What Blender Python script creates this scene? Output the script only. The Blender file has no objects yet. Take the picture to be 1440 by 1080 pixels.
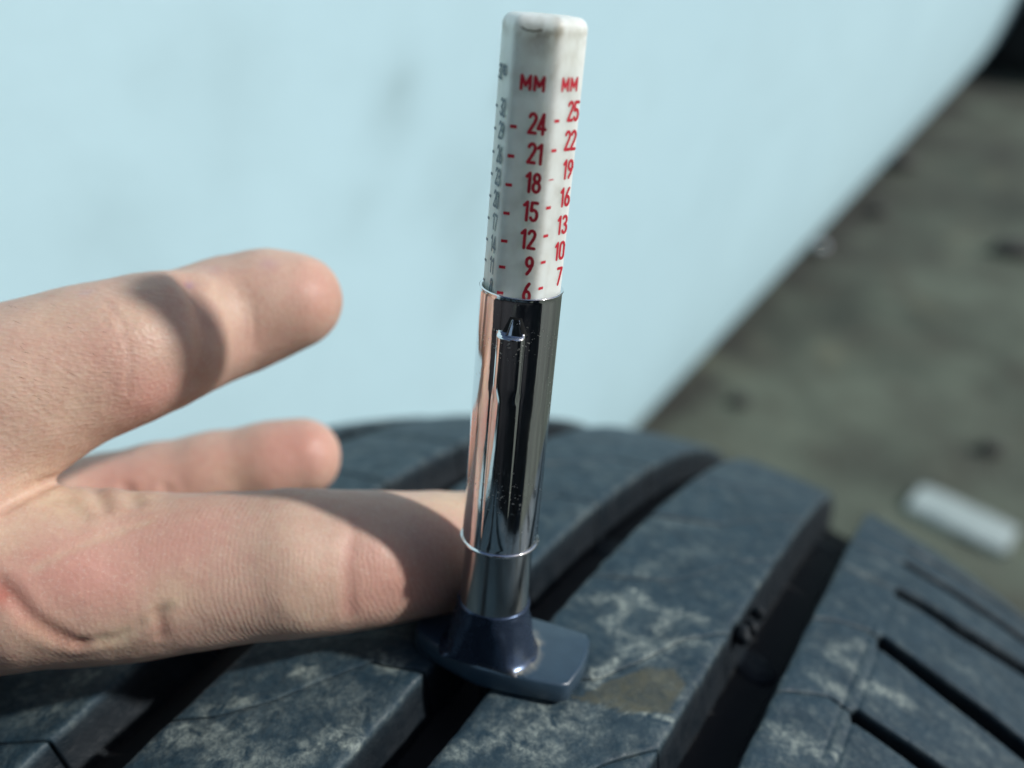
import bpy, math, random
import numpy as np
from mathutils import Vector, Matrix
from mathutils.bvhtree import BVHTree
random.seed(4); rng = np.random.default_rng(7)
SC = bpy.context.scene

# ---------------------------------------------------------------- camera, sky, sun, exposure
F = 1395.2                                    # focal length in photo pixels (1440 wide)
CX = np.array([0.99613271, 0.03400754, 0.08101299])
CU = np.array([-0.08786135, 0.38556233, 0.91848901])
CF = np.array([0.0, 0.92205486, -0.3870592])
LEAN = math.radians(-12.0)                    # the tyre frame against the true vertical
RX = np.array([[1, 0, 0], [0, math.cos(LEAN), -math.sin(LEAN)], [0, math.sin(LEAN), math.cos(LEAN)]])
CAMZ = 0.592
def W(v):                                     # mm in the gauge frame -> world metres
    v = np.asarray(v, float)
    return v @ RX.T * 0.001 + np.array([0, 0, CAMZ])
def ray(px, py): return CF + CX * (px - 720) / F - CU * (py - 540) / F
def P(px, py, Y):                             # point of the gauge frame seen there at forward distance Y
    d = ray(px, py); return d * (Y / d[1])
def G(px, py, z=0.0):                         # the point of the ground seen there
    d = RX @ ray(px, py); t = (z - CAMZ) / d[2]; return np.array([d[0] * t, d[1] * t, z])

cam = bpy.data.cameras.new('camera'); co = bpy.data.objects.new('camera', cam); SC.collection.objects.link(co)
mx, mu, mf = RX @ CX, RX @ CU, RX @ CF
co.matrix_world = Matrix(((mx[0], mu[0], -mf[0], 0), (mx[1], mu[1], -mf[1], 0), (mx[2], mu[2], -mf[2], CAMZ), (0, 0, 0, 1)))
cam.sensor_width = 36; cam.lens = 36 * F / 1440; cam.clip_start = 0.005; cam.clip_end = 200
cam.dof.use_dof = True; cam.dof.focus_distance = 0.1125; cam.dof.aperture_fstop = 11.5
SC.camera = co

SUNV = RX @ np.array([0.773, -0.193, 0.604]); SUNV /= np.linalg.norm(SUNV)
EL = math.asin(SUNV[2]); AZ = math.atan2(SUNV[0], SUNV[1])
w = bpy.data.worlds.new('World'); SC.world = w; w.use_nodes = True
nt = w.node_tree; bg = nt.nodes['Background']
sky = nt.nodes.new('ShaderNodeTexSky'); sky.sky_type = 'NISHITA'; sky.sun_disc = False
sky.sun_elevation = EL; sky.sun_rotation = AZ; sky.air_density = 1.0; sky.dust_density = 1.5
nt.links.new(sky.outputs[0], bg.inputs[0]); bg.inputs[1].default_value = 0.08
sl = bpy.data.lights.new('sun', 'SUN'); sl.energy = 3.6; sl.angle = math.radians(3.0); sl.color = (1, 0.985, 0.955)
so = bpy.data.objects.new('sun', sl); SC.collection.objects.link(so)
so.rotation_euler = Vector(SUNV).to_track_quat('Z', 'Y').to_euler(); so.location = (2, -1, 3)
SC.view_settings.view_transform = 'Standard'; SC.view_settings.look = 'None'
SC.view_settings.exposure = 0.0; SC.view_settings.gamma = 1.0

# ---------------------------------------------------------------- helpers
def tag(o, label=None, cat=None, group=None, kind=None):
    for k, v in (('label', label), ('category', cat), ('group', group), ('kind', kind)):
        if v: o[k] = v
    return o
def empty(name, loc):
    o = bpy.data.objects.new(name, None); SC.collection.objects.link(o); o.location = loc
    o.empty_display_size = 0.01; return o
def mesh(name, verts, faces, mat, parent=None, origin=None, smooth=True, attrs=None, world=False):
    """verts in gauge-frame mm (or world metres with world=True)"""
    v = np.asarray(verts, float)
    if not world: v = W(v)
    if origin is None:
        origin = np.array(parent.location) if parent is not None else np.array([v[:, 0].mean(), v[:, 1].mean(), v[:, 2].min()])
    root = parent
    while root is not None and root.parent is not None: root = root.parent
    if root is not None: origin = np.array(root.location)
    m = bpy.data.meshes.new(name); v = v - origin
    if isinstance(faces, np.ndarray) and faces.ndim == 2:
        n = faces.shape[1]
        m.vertices.add(len(v)); m.vertices.foreach_set('co', v.ravel())
        m.loops.add(faces.size); m.loops.foreach_set('vertex_index', faces.ravel().astype(np.int32))
        m.polygons.add(len(faces)); m.polygons.foreach_set('loop_start', np.arange(0, faces.size, n, dtype=np.int32))
        m.polygons.foreach_set('loop_total', np.full(len(faces), n, dtype=np.int32)); m.update(calc_edges=True); m.validate()
    else:
        m.from_pydata([tuple(x) for x in v], [], [tuple(int(i) for i in f) for f in faces]); m.update()
    if smooth: m.polygons.foreach_set('use_smooth', np.ones(len(m.polygons), bool))
    for k, a in (attrs or {}).items():
        at = m.attributes.new(k, 'FLOAT', 'POINT'); at.data.foreach_set('value', np.asarray(a, np.float32))
    o = bpy.data.objects.new(name, m); SC.collection.objects.link(o)
    if mat: m.materials.append(mat)
    if parent is None: o.location = origin
    else: o.parent = parent
    return o
def gridfaces(nu, nv, wrap=False, off=0):
    i = np.arange(nu if wrap else nu - 1)[:, None]; j = np.arange(nv - 1)[None, :]
    i2 = (i + 1) % nu
    return np.stack([i * nv + j, i2 * nv + j, i2 * nv + j + 1, i * nv + j + 1], -1).reshape(-1, 4) + off
AX = np.array([0.12, 108.51])                 # the gauge's axis
def lathe(name, prof, mat, parent, n=96, cx=AX, caps=True):
    th = np.linspace(0, 2 * np.pi, n, endpoint=False); pr = np.array(prof, float)
    v = np.stack([cx[0] + np.outer(np.sin(th), pr[:, 0]), cx[1] - np.outer(np.cos(th), pr[:, 0]), np.tile(pr[:, 1], (n, 1))], -1).reshape(-1, 3)
    return mesh(name, v, gridfaces(n, len(pr), True)[:, ::-1], mat, parent)
def vnoise(x, y, z=0.0, seed=0):
    """smooth value noise on arrays"""
    x = np.asarray(x, float); y = np.asarray(y, float); z = np.broadcast_to(np.asarray(z, float), x.shape)
    def h(i, j, k):
        a = np.sin(i * 127.1 + j * 311.7 + k * 74.7 + seed * 17.3) * 43758.5453
        return a - np.floor(a)
    i, j, k = np.floor(x), np.floor(y), np.floor(z); u, v, w_ = x - i, y - j, z - k
    u, v, w_ = u * u * (3 - 2 * u), v * v * (3 - 2 * v), w_ * w_ * (3 - 2 * w_)
    r = 0
    for a, fa in ((0, 1 - u), (1, u)):
        for b, fb in ((0, 1 - v), (1, v)):
            for c, fc in ((0, 1 - w_), (1, w_)): r = r + h(i + a, j + b, k + c) * fa * fb * fc
    return r * 2 - 1
def fbm(x, y, z=0.0, o=4, seed=0):
    r = 0; a = 1.0; s = 0
    for q in range(o): r = r + a * vnoise(x * 2 ** q, y * 2 ** q, np.asarray(z) * 2 ** q, seed + q); s += a; a *= 0.5
    return r / s
def sm(a, b, x): t = np.clip((x - a) / (b - a), 0, 1); return t * t * (3 - 2 * t)

class Mat:
    def __init__(s, name, col=(0.5, 0.5, 0.5), rough=0.5, **kw):
        s.m = bpy.data.materials.new(name); s.m.use_nodes = True; s.n = s.m.node_tree.nodes; s.l = s.m.node_tree.links
        s.b = s.n['Principled BSDF']; s.b.inputs['Base Color'].default_value = (*col, 1); s.b.inputs['Roughness'].default_value = rough
        for k, v in kw.items(): s.b.inputs[k.replace('_', ' ')].default_value = v
        s.tc = s.n.new('ShaderNodeTexCoord').outputs['Object']
    def node(s, t, **kw):
        x = s.n.new(t)
        for k, v in kw.items():
            if k[0] == '_': setattr(x, k[1:], v)
            else: x.inputs[k.replace('_', ' ')].default_value = v
        return x
    def link(s, a, b): s.l.new(a, b); return s
    def noise(s, scale, detail=4, rough=0.55, vec=None, dist=0.0, stretch=None):
        x = s.node('ShaderNodeTexNoise', Scale=scale, Detail=detail, Roughness=rough, Distortion=dist)
        v = vec or s.tc
        if stretch:
            mp = s.node('ShaderNodeMapping'); mp.inputs['Scale'].default_value = stretch; s.link(v, mp.inputs[0]); v = mp.outputs[0]
        s.link(v, x.inputs['Vector']); return x.outputs['Fac']
    def ramp(s, fac, stops):
        x = s.node('ShaderNodeValToRGB'); e = x.color_ramp.elements
        while len(e) < len(stops): e.new(0.5)
        for q, (p, c) in zip(e, stops): q.position = p; q.color = (*c, 1) if hasattr(c, '__len__') else (c, c, c, 1)
        s.link(fac, x.inputs[0]); return x.outputs[0]
    def mix(s, fac, a, b):
        x = s.node('ShaderNodeMix', _data_type='RGBA')
        for i, v in ((0, fac), (6, a), (7, b)):
            if isinstance(v, bpy.types.NodeSocket): s.link(v, x.inputs[i])
            else: x.inputs[i].default_value = v if i == 0 else (*v, 1)
        return x.outputs[2]
    def math(s, op, a, b=0.0, c=0.0):
        x = s.node('ShaderNodeMath', _operation=op)
        for i, v in enumerate((a, b, c)):
            if isinstance(v, bpy.types.NodeSocket): s.link(v, x.inputs[i])
            else: x.inputs[i].default_value = v
        return x.outputs[0]
    def attr(s, name): return s.node('ShaderNodeAttribute', _attribute_name=name).outputs['Fac']
    def color(s, v): s.link(v, s.b.inputs['Base Color']); return s
    def rough(s, v): s.link(v, s.b.inputs['Roughness']); return s
    def bump(s, h, dist, strength=1.0, prev=None):
        x = s.node('ShaderNodeBump', Distance=dist, Strength=strength); s.link(h, x.inputs['Height'])
        if prev is not None: s.link(prev, x.inputs['Normal'])
        s.link(x.outputs[0], s.b.inputs['Normal']); return x.outputs[0]

# ---------------------------------------------------------------- materials
# rubber: worn, greyed, dusty
R_ = Mat('worn_rubber', (0.03, 0.04, 0.045), 0.5)
n1 = R_.noise(160, 6, 0.6); n2 = R_.noise(900, 4, 0.6); n3 = R_.noise(420, 5, 0.65, dist=0.6)
base = R_.mix(n1, (0.006, 0.019, 0.030), (0.023, 0.053, 0.076))
fine = R_.mix(R_.math('MULTIPLY', R_.ramp(n2, [(0.45, 0), (0.8, 1)]), 0.3), base, (0.09, 0.13, 0.145))
dm = R_.math('MULTIPLY', R_.attr('dust'), R_.math('MULTIPLY', R_.ramp(n3, [(0.36, 0.0), (0.60, 1)]), R_.ramp(R_.noise(1400, 4, 0.7), [(0.35, 0.25), (0.62, 1)])))
dusty = R_.mix(dm, fine, (0.42, 0.48, 0.43))
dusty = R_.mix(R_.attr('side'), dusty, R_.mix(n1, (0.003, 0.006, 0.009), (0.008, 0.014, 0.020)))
fin = R_.mix(R_.math('MULTIPLY', R_.attr('brown'), R_.ramp(n3, [(0.25, 0.45), (0.6, 1)])), dusty, (0.070, 0.072, 0.050))
R_.color(fin)
R_.rough(R_.ramp(R_.noise(300, 4, 0.6), [(0.3, 0.45), (0.7, 0.75)]))
R_.b.inputs['Specular IOR Level'].default_value = 0.35
b0 = R_.bump(n2, 0.00022, 0.9); R_.bump(n1, 0.0008, 0.5, b0)
RUB = R_.m
CL_ = Mat('dark_blue_metal', (0.05, 0.07, 0.10), 0.22, Metallic=0.7)
CL_.color(CL_.mix(CL_.attr('dust'), (0.05, 0.075, 0.125), (0.34, 0.32, 0.26))); CL_.rough(CL_.ramp(CL_.noise(500, 3), [(0.3, 0.16), (0.7, 0.34)])); COLR = CL_.m
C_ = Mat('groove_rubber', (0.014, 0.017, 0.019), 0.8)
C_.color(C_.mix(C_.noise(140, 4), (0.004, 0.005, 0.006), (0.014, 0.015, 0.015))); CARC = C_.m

H_ = Mat('chrome', (0.80, 0.82, 0.84), 0.05, Metallic=1.0)
scr = H_.noise(700, 3, 0.6, stretch=(1, 1, 0.12)); spk = H_.ramp(H_.noise(2600, 2, 0.5), [(0.62, 0), (0.70, 1)])
sp2 = H_.math('MULTIPLY', spk, H_.ramp(H_.noise(120, 3), [(0.45, 0), (0.65, 1)]))
H_.rough(H_.math('ADD', H_.ramp(scr, [(0.35, 0.03), (0.8, 0.16)]), H_.math('MULTIPLY', sp2, 0.55)))
H_.color(H_.mix(sp2, (0.80, 0.82, 0.84), (0.62, 0.62, 0.58)))
hb = H_.bump(scr, 0.00004, 0.35); H_.bump(H_.noise(90, 2, 0.5), 0.0004, 0.25, hb)
CHR = H_.m
I_ = Mat('inner_chrome', (0.50, 0.53, 0.54), 0.16, Metallic=1.0)
I_.rough(I_.ramp(I_.noise(500, 4, 0.6, stretch=(1, 1, 0.2)), [(0.3, 0.12), (0.75, 0.3)])); CHI = I_.m
FT = Mat('dark_blue_foot', (0.05, 0.085, 0.12), 0.4)
FT.color(FT.mix(FT.attr('dust'), FT.mix(FT.noise(500), (0.018, 0.040, 0.065), (0.034, 0.068, 0.105)), (0.36, 0.34, 0.27)))
FT.rough(FT.ramp(FT.noise(600, 4), [(0.3, 0.34), (0.7, 0.46)])); FT.b.inputs['Specular IOR Level'].default_value = 0.75; FT.bump(FT.noise(1500, 3), 0.00003, 0.6); FOOT = FT.m

L_ = Mat('ivory_plastic', (0.74, 0.74, 0.66), 0.42, Subsurface_Weight=0.85, Subsurface_Scale=0.0045)
L_.b.inputs['Subsurface Radius'].default_value = (1, 0.95, 0.9)
lg = L_.math('MULTIPLY', L_.attr('grime'), L_.ramp(L_.noise(500, 5, 0.65), [(0.25, 0.25), (0.7, 1)]))
L_.color(L_.mix(lg, L_.mix(L_.ramp(L_.noise(250, 4), [(0.4, 0), (0.75, 0.5)]), (0.77, 0.83, 0.80), (0.71, 0.74, 0.67)), (0.24, 0.21, 0.14)))
L_.bump(L_.noise(900, 3), 0.00004, 0.5); IV = L_.m
INK = Mat('red_ink', (0.52, 0.012, 0.03), 0.45); INK.color(INK.mix(INK.noise(2500, 3), (0.42, 0.01, 0.025), (0.6, 0.02, 0.045))); INKR = INK.m
INK = Mat('grey_ink', (0.10, 0.15, 0.18), 0.5); INK.color(INK.mix(INK.noise(2500, 3), (0.07, 0.12, 0.15), (0.17, 0.23, 0.26))); INKB = INK.m
INK = Mat('grime_mark', (0.06, 0.05, 0.03), 0.8); INK.color(INK.mix(INK.noise(1500, 3), (0.03, 0.025, 0.015), (0.14, 0.12, 0.07))); GRM = INK.m

# skin
S_ = Mat('skin', (0.55, 0.34, 0.25), 0.45, Subsurface_Weight=0.42, Subsurface_Scale=0.0024)
S_.b.inputs['Subsurface Radius'].default_value = (1.0, 0.32, 0.16); S_.b.inputs['Specular IOR Level'].default_value = 0.4
mot = S_.noise(110, 5, 0.6)
c0 = S_.mix(S_.ramp(mot, [(0.3, 0), (0.7, 1)]), (0.50, 0.34, 0.262), (0.62, 0.44, 0.34))
c1 = S_.mix(S_.attr('pink'), c0, (0.56, 0.235, 0.20))
c2 = S_.mix(S_.attr('pale'), c1, (0.63, 0.50, 0.35))
c3 = S_.mix(S_.attr('red'), c2, (0.42, 0.10, 0.07))
c4 = S_.mix(S_.attr('violet'), c3, (0.34, 0.20, 0.33))
mf = S_.ramp(S_.noise(700, 5, 0.7), [(0.38, 0), (0.7, 0.35)])
c5_ = S_.mix(mf, c4, (0.50, 0.235, 0.19)); mg = S_.ramp(S_.noise(1900, 3, 0.6), [(0.55, 0), (0.75, 0.35)])
S_.color(S_.mix(mg, c5_, (0.66, 0.54, 0.45)))
S_.rough(S_.ramp(S_.noise(1500, 3), [(0.3, 0.44), (0.7, 0.62)]))
def ridges(scale, rot, dist):
    mp = S_.node('ShaderNodeMapping'); mp.inputs['Rotation'].default_value = rot; S_.link(S_.tc, mp.inputs[0])
    wv = S_.node('ShaderNodeTexWave', _wave_type='BANDS', _bands_direction='X', Scale=scale, Distortion=dist, Detail=2.0, Detail_Scale=0.25 * 1.0)
    wv.inputs['Detail Scale'].default_value = 0.6
    S_.link(mp.outputs[0], wv.inputs['Vector']); return wv.outputs['Fac']
rd = S_.math('MULTIPLY', ridges(520, (0, 0.25, 0.1), 6.5), S_.attr('ridge'))
pores = S_.node('ShaderNodeTexVoronoi', Scale=1700, _feature='F1'); S_.link(S_.tc, pores.inputs['Vector'])
mpx = S_.node('ShaderNodeMapping'); mpx.inputs['Scale'].default_value = (0.35, 1, 1); mpx.inputs['Rotation'].default_value = (0, 0.3, 0); S_.link(S_.tc, mpx.inputs[0])
pores2 = S_.node('ShaderNodeTexVoronoi', Scale=2100, _feature='F1'); S_.link(mpx.outputs[0], pores2.inputs['Vector'])
q0 = S_.bump(S_.math('MULTIPLY', rd, S_.ramp(S_.noise(90, 3), [(0.35, 0.1), (0.7, 0.85)])), 0.00006, 0.5)
q1 = S_.bump(S_.math('MULTIPLY', pores2.outputs['Distance'], S_.attr('hide')), 0.00009, 0.7, q0)
q2 = S_.bump(pores.outputs['Distance'], 0.00006, 0.5, q1)
S_.bump(S_.noise(260, 5, 0.6), 0.0004, 0.22, q2)
SKIN = S_.m

# concrete
K_ = Mat('stained_concrete', (0.13, 0.14, 0.11), 0.9)
k1 = K_.noise(3.2, 5, 0.6); k2 = K_.noise(14, 6, 0.65); k3 = K_.noise(160, 4, 0.7)
kc = K_.mix(K_.ramp(K_.math('ADD', K_.math('MULTIPLY', k1, .5), K_.math('MULTIPLY', K_.noise(9, 5, .6, dist=.8), .5)), [(0.40, 0), (0.58, 1)]), (0.018, 0.025, 0.017), (0.095, 0.115, 0.085))
kc = K_.mix(K_.ramp(k2, [(0.48, 0), (0.66, 0.8)]), kc, (0.045, 0.045, 0.032))
kc = K_.mix(K_.ramp(K_.noise(8, 3), [(0.6, 0), (0.75, 0.5)]), kc, (0.15, 0.14, 0.085))
kc = K_.mix(K_.attr('stain_shade'), kc, (0.018, 0.018, 0.014))
kc = K_.mix(K_.ramp(k3, [(0.45, 0), (0.8, 0.5)]), kc, (0.17, 0.18, 0.15))
K_.color(kc); K_.bump(k3, 0.003, 0.6, K_.bump(k2, 0.006, 0.4)); CON = K_.m
# painted wall
V_ = Mat('pale_wall_paint', (0.6, 0.78, 0.84), 0.55)
vc = V_.mix(V_.ramp(V_.noise(2.5, 4), [(0.35, 0), (0.7, 1)]), (0.475, 0.685, 0.76), (0.51, 0.725, 0.795))
vc = V_.mix(V_.math('MULTIPLY', V_.attr('smudge_foot'), V_.ramp(V_.noise(40, 4), [(0.3, 0.5), (0.65, 1)])), vc, (0.33, 0.48, 0.52))
vc = V_.mix(V_.ramp(V_.noise(5, 3, stretch=(1.5, 1.5, .06)), [(0.4, 0), (0.8, 0.25)]), vc, (0.42, 0.60, 0.66))
V_.color(vc); V_.bump(V_.noise(30, 4), 0.002, 0.3); WALL = V_.m
D_ = Mat('matt_black', (0.012, 0.013, 0.014), 0.7); D_.color(D_.mix(D_.noise(20), (0.006, 0.007, 0.008), (0.02, 0.021, 0.02))); BLK = D_.m
O_ = Mat('dark_stone', (0.03, 0.03, 0.03), 0.8); O_.color(O_.mix(O_.noise(60, 5), (0.012, 0.014, 0.016), (0.06, 0.058, 0.05))); O_.bump(O_.noise(120), 0.002, 0.6); STN = O_.m
B_ = Mat('white_block', (0.75, 0.82, 0.82), 0.7); B_.color(B_.mix(B_.noise(50, 5), (0.24, 0.30, 0.30), (0.40, 0.46, 0.45))); B_.bump(B_.noise(150), 0.001, 0.5); WBK = B_.m

# ---------------------------------------------------------------- ground, wall
a0, a1 = G(915, 600), G(1415, 55)
dirw = (a1 - a0); LW = np.linalg.norm(dirw); dirw /= LW; LW *= 0.84; nrm = np.array([dirw[1], -dirw[0], 0])   # towards the camera side
def grid_sheet(name, org, ex, ey, nx, ny, mat, attrf, kind=None, dz=None):
    s = np.linspace(0, 1, nx)[:, None]; t = np.linspace(0, 1, ny)[None, :]
    v = (org + s[..., None] * ex + t[..., None] * ey).reshape(-1, 3)
    at = attrf(v) if attrf else {}
    if dz is not None: v[:, 2] += dz(v)
    return mesh(name, v, gridfaces(nx, ny), mat, None, world=True, attrs=at, origin=np.array(org, float))
def gstain_shade(v):
    st = np.zeros(len(v))
    for px, py, r, k in ((1250, 330, .10, .8), (1215, 300, .08, .7), (1180, 250, .05, .5), (1235, 240, .09, .8), (1290, 170, .14, .9), (1400, 120, .2, .9), (1370, 200, .12, .8), (1330, 260, .1, .5), (1200, 350, .08, .6), (1180, 310, .05, .6), (1100, 385, .05, .5), (1020, 500, .05, .7), (985, 540, .04, .6), (950, 570, .03, .6), (1400, 640, .07, .7), (1330, 590, .06, .5), (1120, 600, .05, .4), (1240, 660, .06, .6)):
        g = G(px, py); st = np.maximum(st, k * np.exp(-((v[:, 0] - g[0]) ** 2 + (v[:, 1] - g[1]) ** 2) / r ** 2))
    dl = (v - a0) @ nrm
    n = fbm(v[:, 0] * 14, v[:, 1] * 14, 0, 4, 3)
    st = st * np.clip(0.7 + 1.3 * n, 0, 1.4) + 0.9 * np.exp(-np.abs(dl) / 0.022) * np.clip(.9 + n, 0, 1)  # last term paints the shade along the wall foot into the ground colour
    return {'stain_shade': np.clip(st, 0, 1)}
gr = grid_sheet('ground', np.array([-0.6, -0.6, 0]), np.array([4.0, 0, 0]), np.array([0, 4.0, 0]), 401, 401, CON, gstain_shade)
tag(gr, kind='structure')
v = []; fs = []      # the ground goes on around the near sheet to the horizon
R0 = [(-0.6, -0.6), (3.4, -0.6), (3.4, 3.4), (-0.6, 3.4)]; R1 = [(-60, -60), (60, -60), (60, 60), (-60, 60)]
v = [(x, y, 0) for x, y in R0 + R1]; fs = [(i, (i + 1) % 4, 4 + (i + 1) % 4, 4 + i)[::-1] for i in range(4)]
tag(mesh('outer_ground', v, fs, CON, None, world=True, smooth=False, origin=np.zeros(3)), kind='structure')

def wallpt(px, py):                          # point of the wall's face seen there
    d = RX @ ray(px, py); o = np.array([0, 0, CAMZ]); t = ((a0 - o) @ nrm) / (d @ nrm); return o + d * t
SM = [(610, 75, .030, .9), (600, 90, .02, .7), (432, 100, .030, .8), (425, 85, .02, .5), (75, 48, .02, .5), (185, 22, .03, .4), (215, 90, .04, .35), (520, 190, .04, .45), (575, 120, .03, .5),
      (530, 215, .035, .6), (380, 250, .03, .45), (555, 330, .04, .6), (525, 280, .02, .5), (175, 210, .03, .4), (20, 265, .03, .5), (15, 205, .03, .4), (50, 360, .03, .5), (130, 90, .03, .35),
      (545, 8, .03, .4), (410, 135, .03, .4), (935, 480, .03, .3), (60, 70, .02, .3), (300, 70, .02, .2), (560, 250, .03, .5), (590, 195, .02, .4)]
def wsm(v):
    s = np.zeros(len(v)); al = (v - a0) @ dirw
    for px, py, r, k in SM:
        g = wallpt(px, py); ga = (g - a0) @ dirw; r *= 0.5
        s = s + 0.5 * k * np.exp(-((al - ga) ** 2 + (v[:, 2] - g[2]) ** 2 * .8) / r ** 2)
    n = fbm(al * 22, v[:, 2] * 22, 0, 3, 9)
    s = s * np.clip(0.9 + 1.2 * n, 0, 2) + 0.16 * np.clip(n * 1.6 - .2, 0, 1) + .12 * np.clip(fbm(al * 60, v[:, 2] * 60, 0, 3, 19), 0, 1) + 0.5 * np.exp(-v[:, 2] / 0.012)  # smudges and mottling, and darker towards the foot
    return {'smudge_foot': np.clip(s, 0, 1)}
# face grid + body box
WH = 0.78; X0_, X1_ = -1.6, LW
face_n = 300
wl = empty('painted_wall', a0 + dirw * (X0_ + X1_) / 2)
tag(wl, 'pale blue-white painted wall with faint grey smudges, behind the tyre', 'wall')
s = np.linspace(X0_, X1_, 420)[:, None]; tt = np.concatenate([[0], np.linspace(0.0, WH, 120)])
tt = np.unique(np.concatenate([np.array([0.006, 0.012, 0.02]), np.linspace(0.03, WH, 110)]))[None, :]
back = 0.018 * np.exp(-(tt - 0.006) / 0.016) + 0.05 * np.exp(-tt / 0.12) - 0.045      # the lower edge rolls under
vv = (a0 + s[..., None] * dirw + tt[..., None] * np.array([0, 0, 1]) - back[..., None] * nrm)
sh = vv.reshape(-1, 3); nf = gridfaces(420, tt.size)
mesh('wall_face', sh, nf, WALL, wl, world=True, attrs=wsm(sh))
def box(name, c0, c1, mat, parent=None, world_axes=None, bev=0.0, **kw):
    """box spanned in along/normal/up of the wall"""
    vs = []
    for i in (0, 1):
        for j in (0, 1):
            for k in (0, 1): vs.append(a0 + dirw * (c0[0], c1[0])[i] + nrm * (c0[1], c1[1])[j] + np.array([0, 0, (c0[2], c1[2])[k]]))
    fa = [(0, 1, 3, 2), (4, 6, 7, 5), (0, 4, 5, 1), (2, 3, 7, 6), (0, 2, 6, 4), (1, 5, 7, 3)]
    return mesh(name, vs, fa, mat, parent, world=True, smooth=False, **kw)
box('wall_body', (X0_, -0.25, 0.004), (X1_, -0.024, WH), WALL, wl)
box('gap_shade', (X0_, -0.20, 0.0), (X1_ - .01, -0.030, 0.05), BLK, wl)  # black box stands in for the shade in the gap under the wall
dk = empty('dark_box', a0 + dirw * (X1_ + .5)); tag(dk, 'black box standing for the unknown dark thing at the far end of the white wall', 'cabinet')
box('dark_box_body', (X1_ + 0.004, -0.5, 0.03), (X1_ + .9, 0.30, 1.5), BLK, dk)  # plain box in place of a dark thing of unknown kind
for i in (0, 1): box('dark_box_panel', (X1_ + 0.01 + i * .445, 0.302, 0.06), (X1_ + .44 + i * .445, .32, 1.46), BLK, dk)
box('dark_box_base', (X1_ + 0.03, -0.47, 0.0), (X1_ + .87, .27, .029), BLK, dk)

def rock(name, c, r, h, seed, mat, flat=1.0, ang=0.0, asp=1.0):
    n, m = 20, 12; th = np.linspace(0, 2 * np.pi, n, endpoint=False)[:, None]; ph = np.linspace(0.02, np.pi - 0.02, m)[None, :]
    x, y, z = np.sin(ph) * np.cos(th), np.sin(ph) * np.sin(th), np.cos(ph) + 0 * th
    k = 1 + 0.35 * fbm(x * 1.6, y * 1.6, z * 1.6, 3, seed)
    x, y, z = x * k * r, y * k * r * asp, z * k * h
    ca, sa = math.cos(ang), math.sin(ang)
    v = np.stack([c[0] + x * ca - y * sa, c[1] + x * sa + y * ca, c[2] + z - z.min() * 0.85], -1).reshape(-1, 3)
    return mesh(name, v, gridfaces(n, m, True), mat, None, world=True, origin=np.array(c, float))
for px, py, r, h, asp, lab in ((1040, 568, .010, .006, .8, 'small dark stone on the ground just above the far tyre edge'),
                          (1424, 358, .034, .012, .45, 'long dark lump at the right edge of the picture'),
                          (1391, 636, .011, .007, .8, 'small dark stone on the ground above the white block'),
                          (1262, 236, .030, .012, .6, 'dark clod lying against the foot of the wall, far along it'),
                          (1232, 300, .016, .008, .7, 'dark stone lying between the wall foot and the open ground')):
    o = rock('stone', G(px, py), r, h, int(px), STN, asp=asp); tag(o, lab, 'stone')
n_ = 24; t_ = np.linspace(0, 2 * np.pi, n_, endpoint=False)[:, None]; p_ = np.linspace(0.02, np.pi - .02, 16)[None, :]; g_ = G(1152, 356)
o = mesh('glint_ball', np.stack([g_[0] + .009 * np.sin(p_) * np.cos(t_), g_[1] + .009 * np.sin(p_) * np.sin(t_), .0085 + .009 * np.cos(p_) + 0 * t_], -1).reshape(-1, 3), gridfaces(n_, 16, True), Mat('bright_metal', (.9, .9, .9), 0.02, Metallic=1.0).m, None, world=True, origin=g_)  # ball added only for its sun glint
tag(o, 'tiny shiny metal ball added to make the glint at the foot of the white wall', 'metal ball')
# white block: a chunk of plaster with broken ends
c0, c1, c2 = G(1290, 700), G(1412, 757), G(1280, 725)
ex = c1 - c0; L = np.linalg.norm(ex) * 1.12; ex /= np.linalg.norm(ex); ey = np.array([-ex[1], ex[0], 0]); cc = G(1350, 735)
n = 15; vs = []; prof = [(-.5, .0), (-.52, .25), (-.5, .85), (-.42, 1), (.42, 1), (.5, .85), (.52, .25), (.5, 0)]
for i in range(n):
    t = i / (n - 1) - .5; e = 1 - .08 * (abs(t) * 2) ** 8
    for (a, b) in prof:
        q = cc + ex * L * t + ey * a * .042 * e + np.array([0, 0, b * .009 * e]) + rng.normal(0, .0006, 3) * np.array([1, 1, 0.3])
        vs.append(q)
f = [tuple(x) for x in gridfaces(n, 8)] + [tuple(range(7, -1, -1)), tuple((n - 1) * 8 + k for k in range(8))] + [(i * 8 + 7, (i + 1) * 8 + 7, (i + 1) * 8, i * 8) for i in range(n - 1)]
tag(mesh('plaster_block', vs, f, WBK, None, world=True, smooth=False), 'white oblong plaster block lying on the ground beyond the tyre', 'block')

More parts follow.
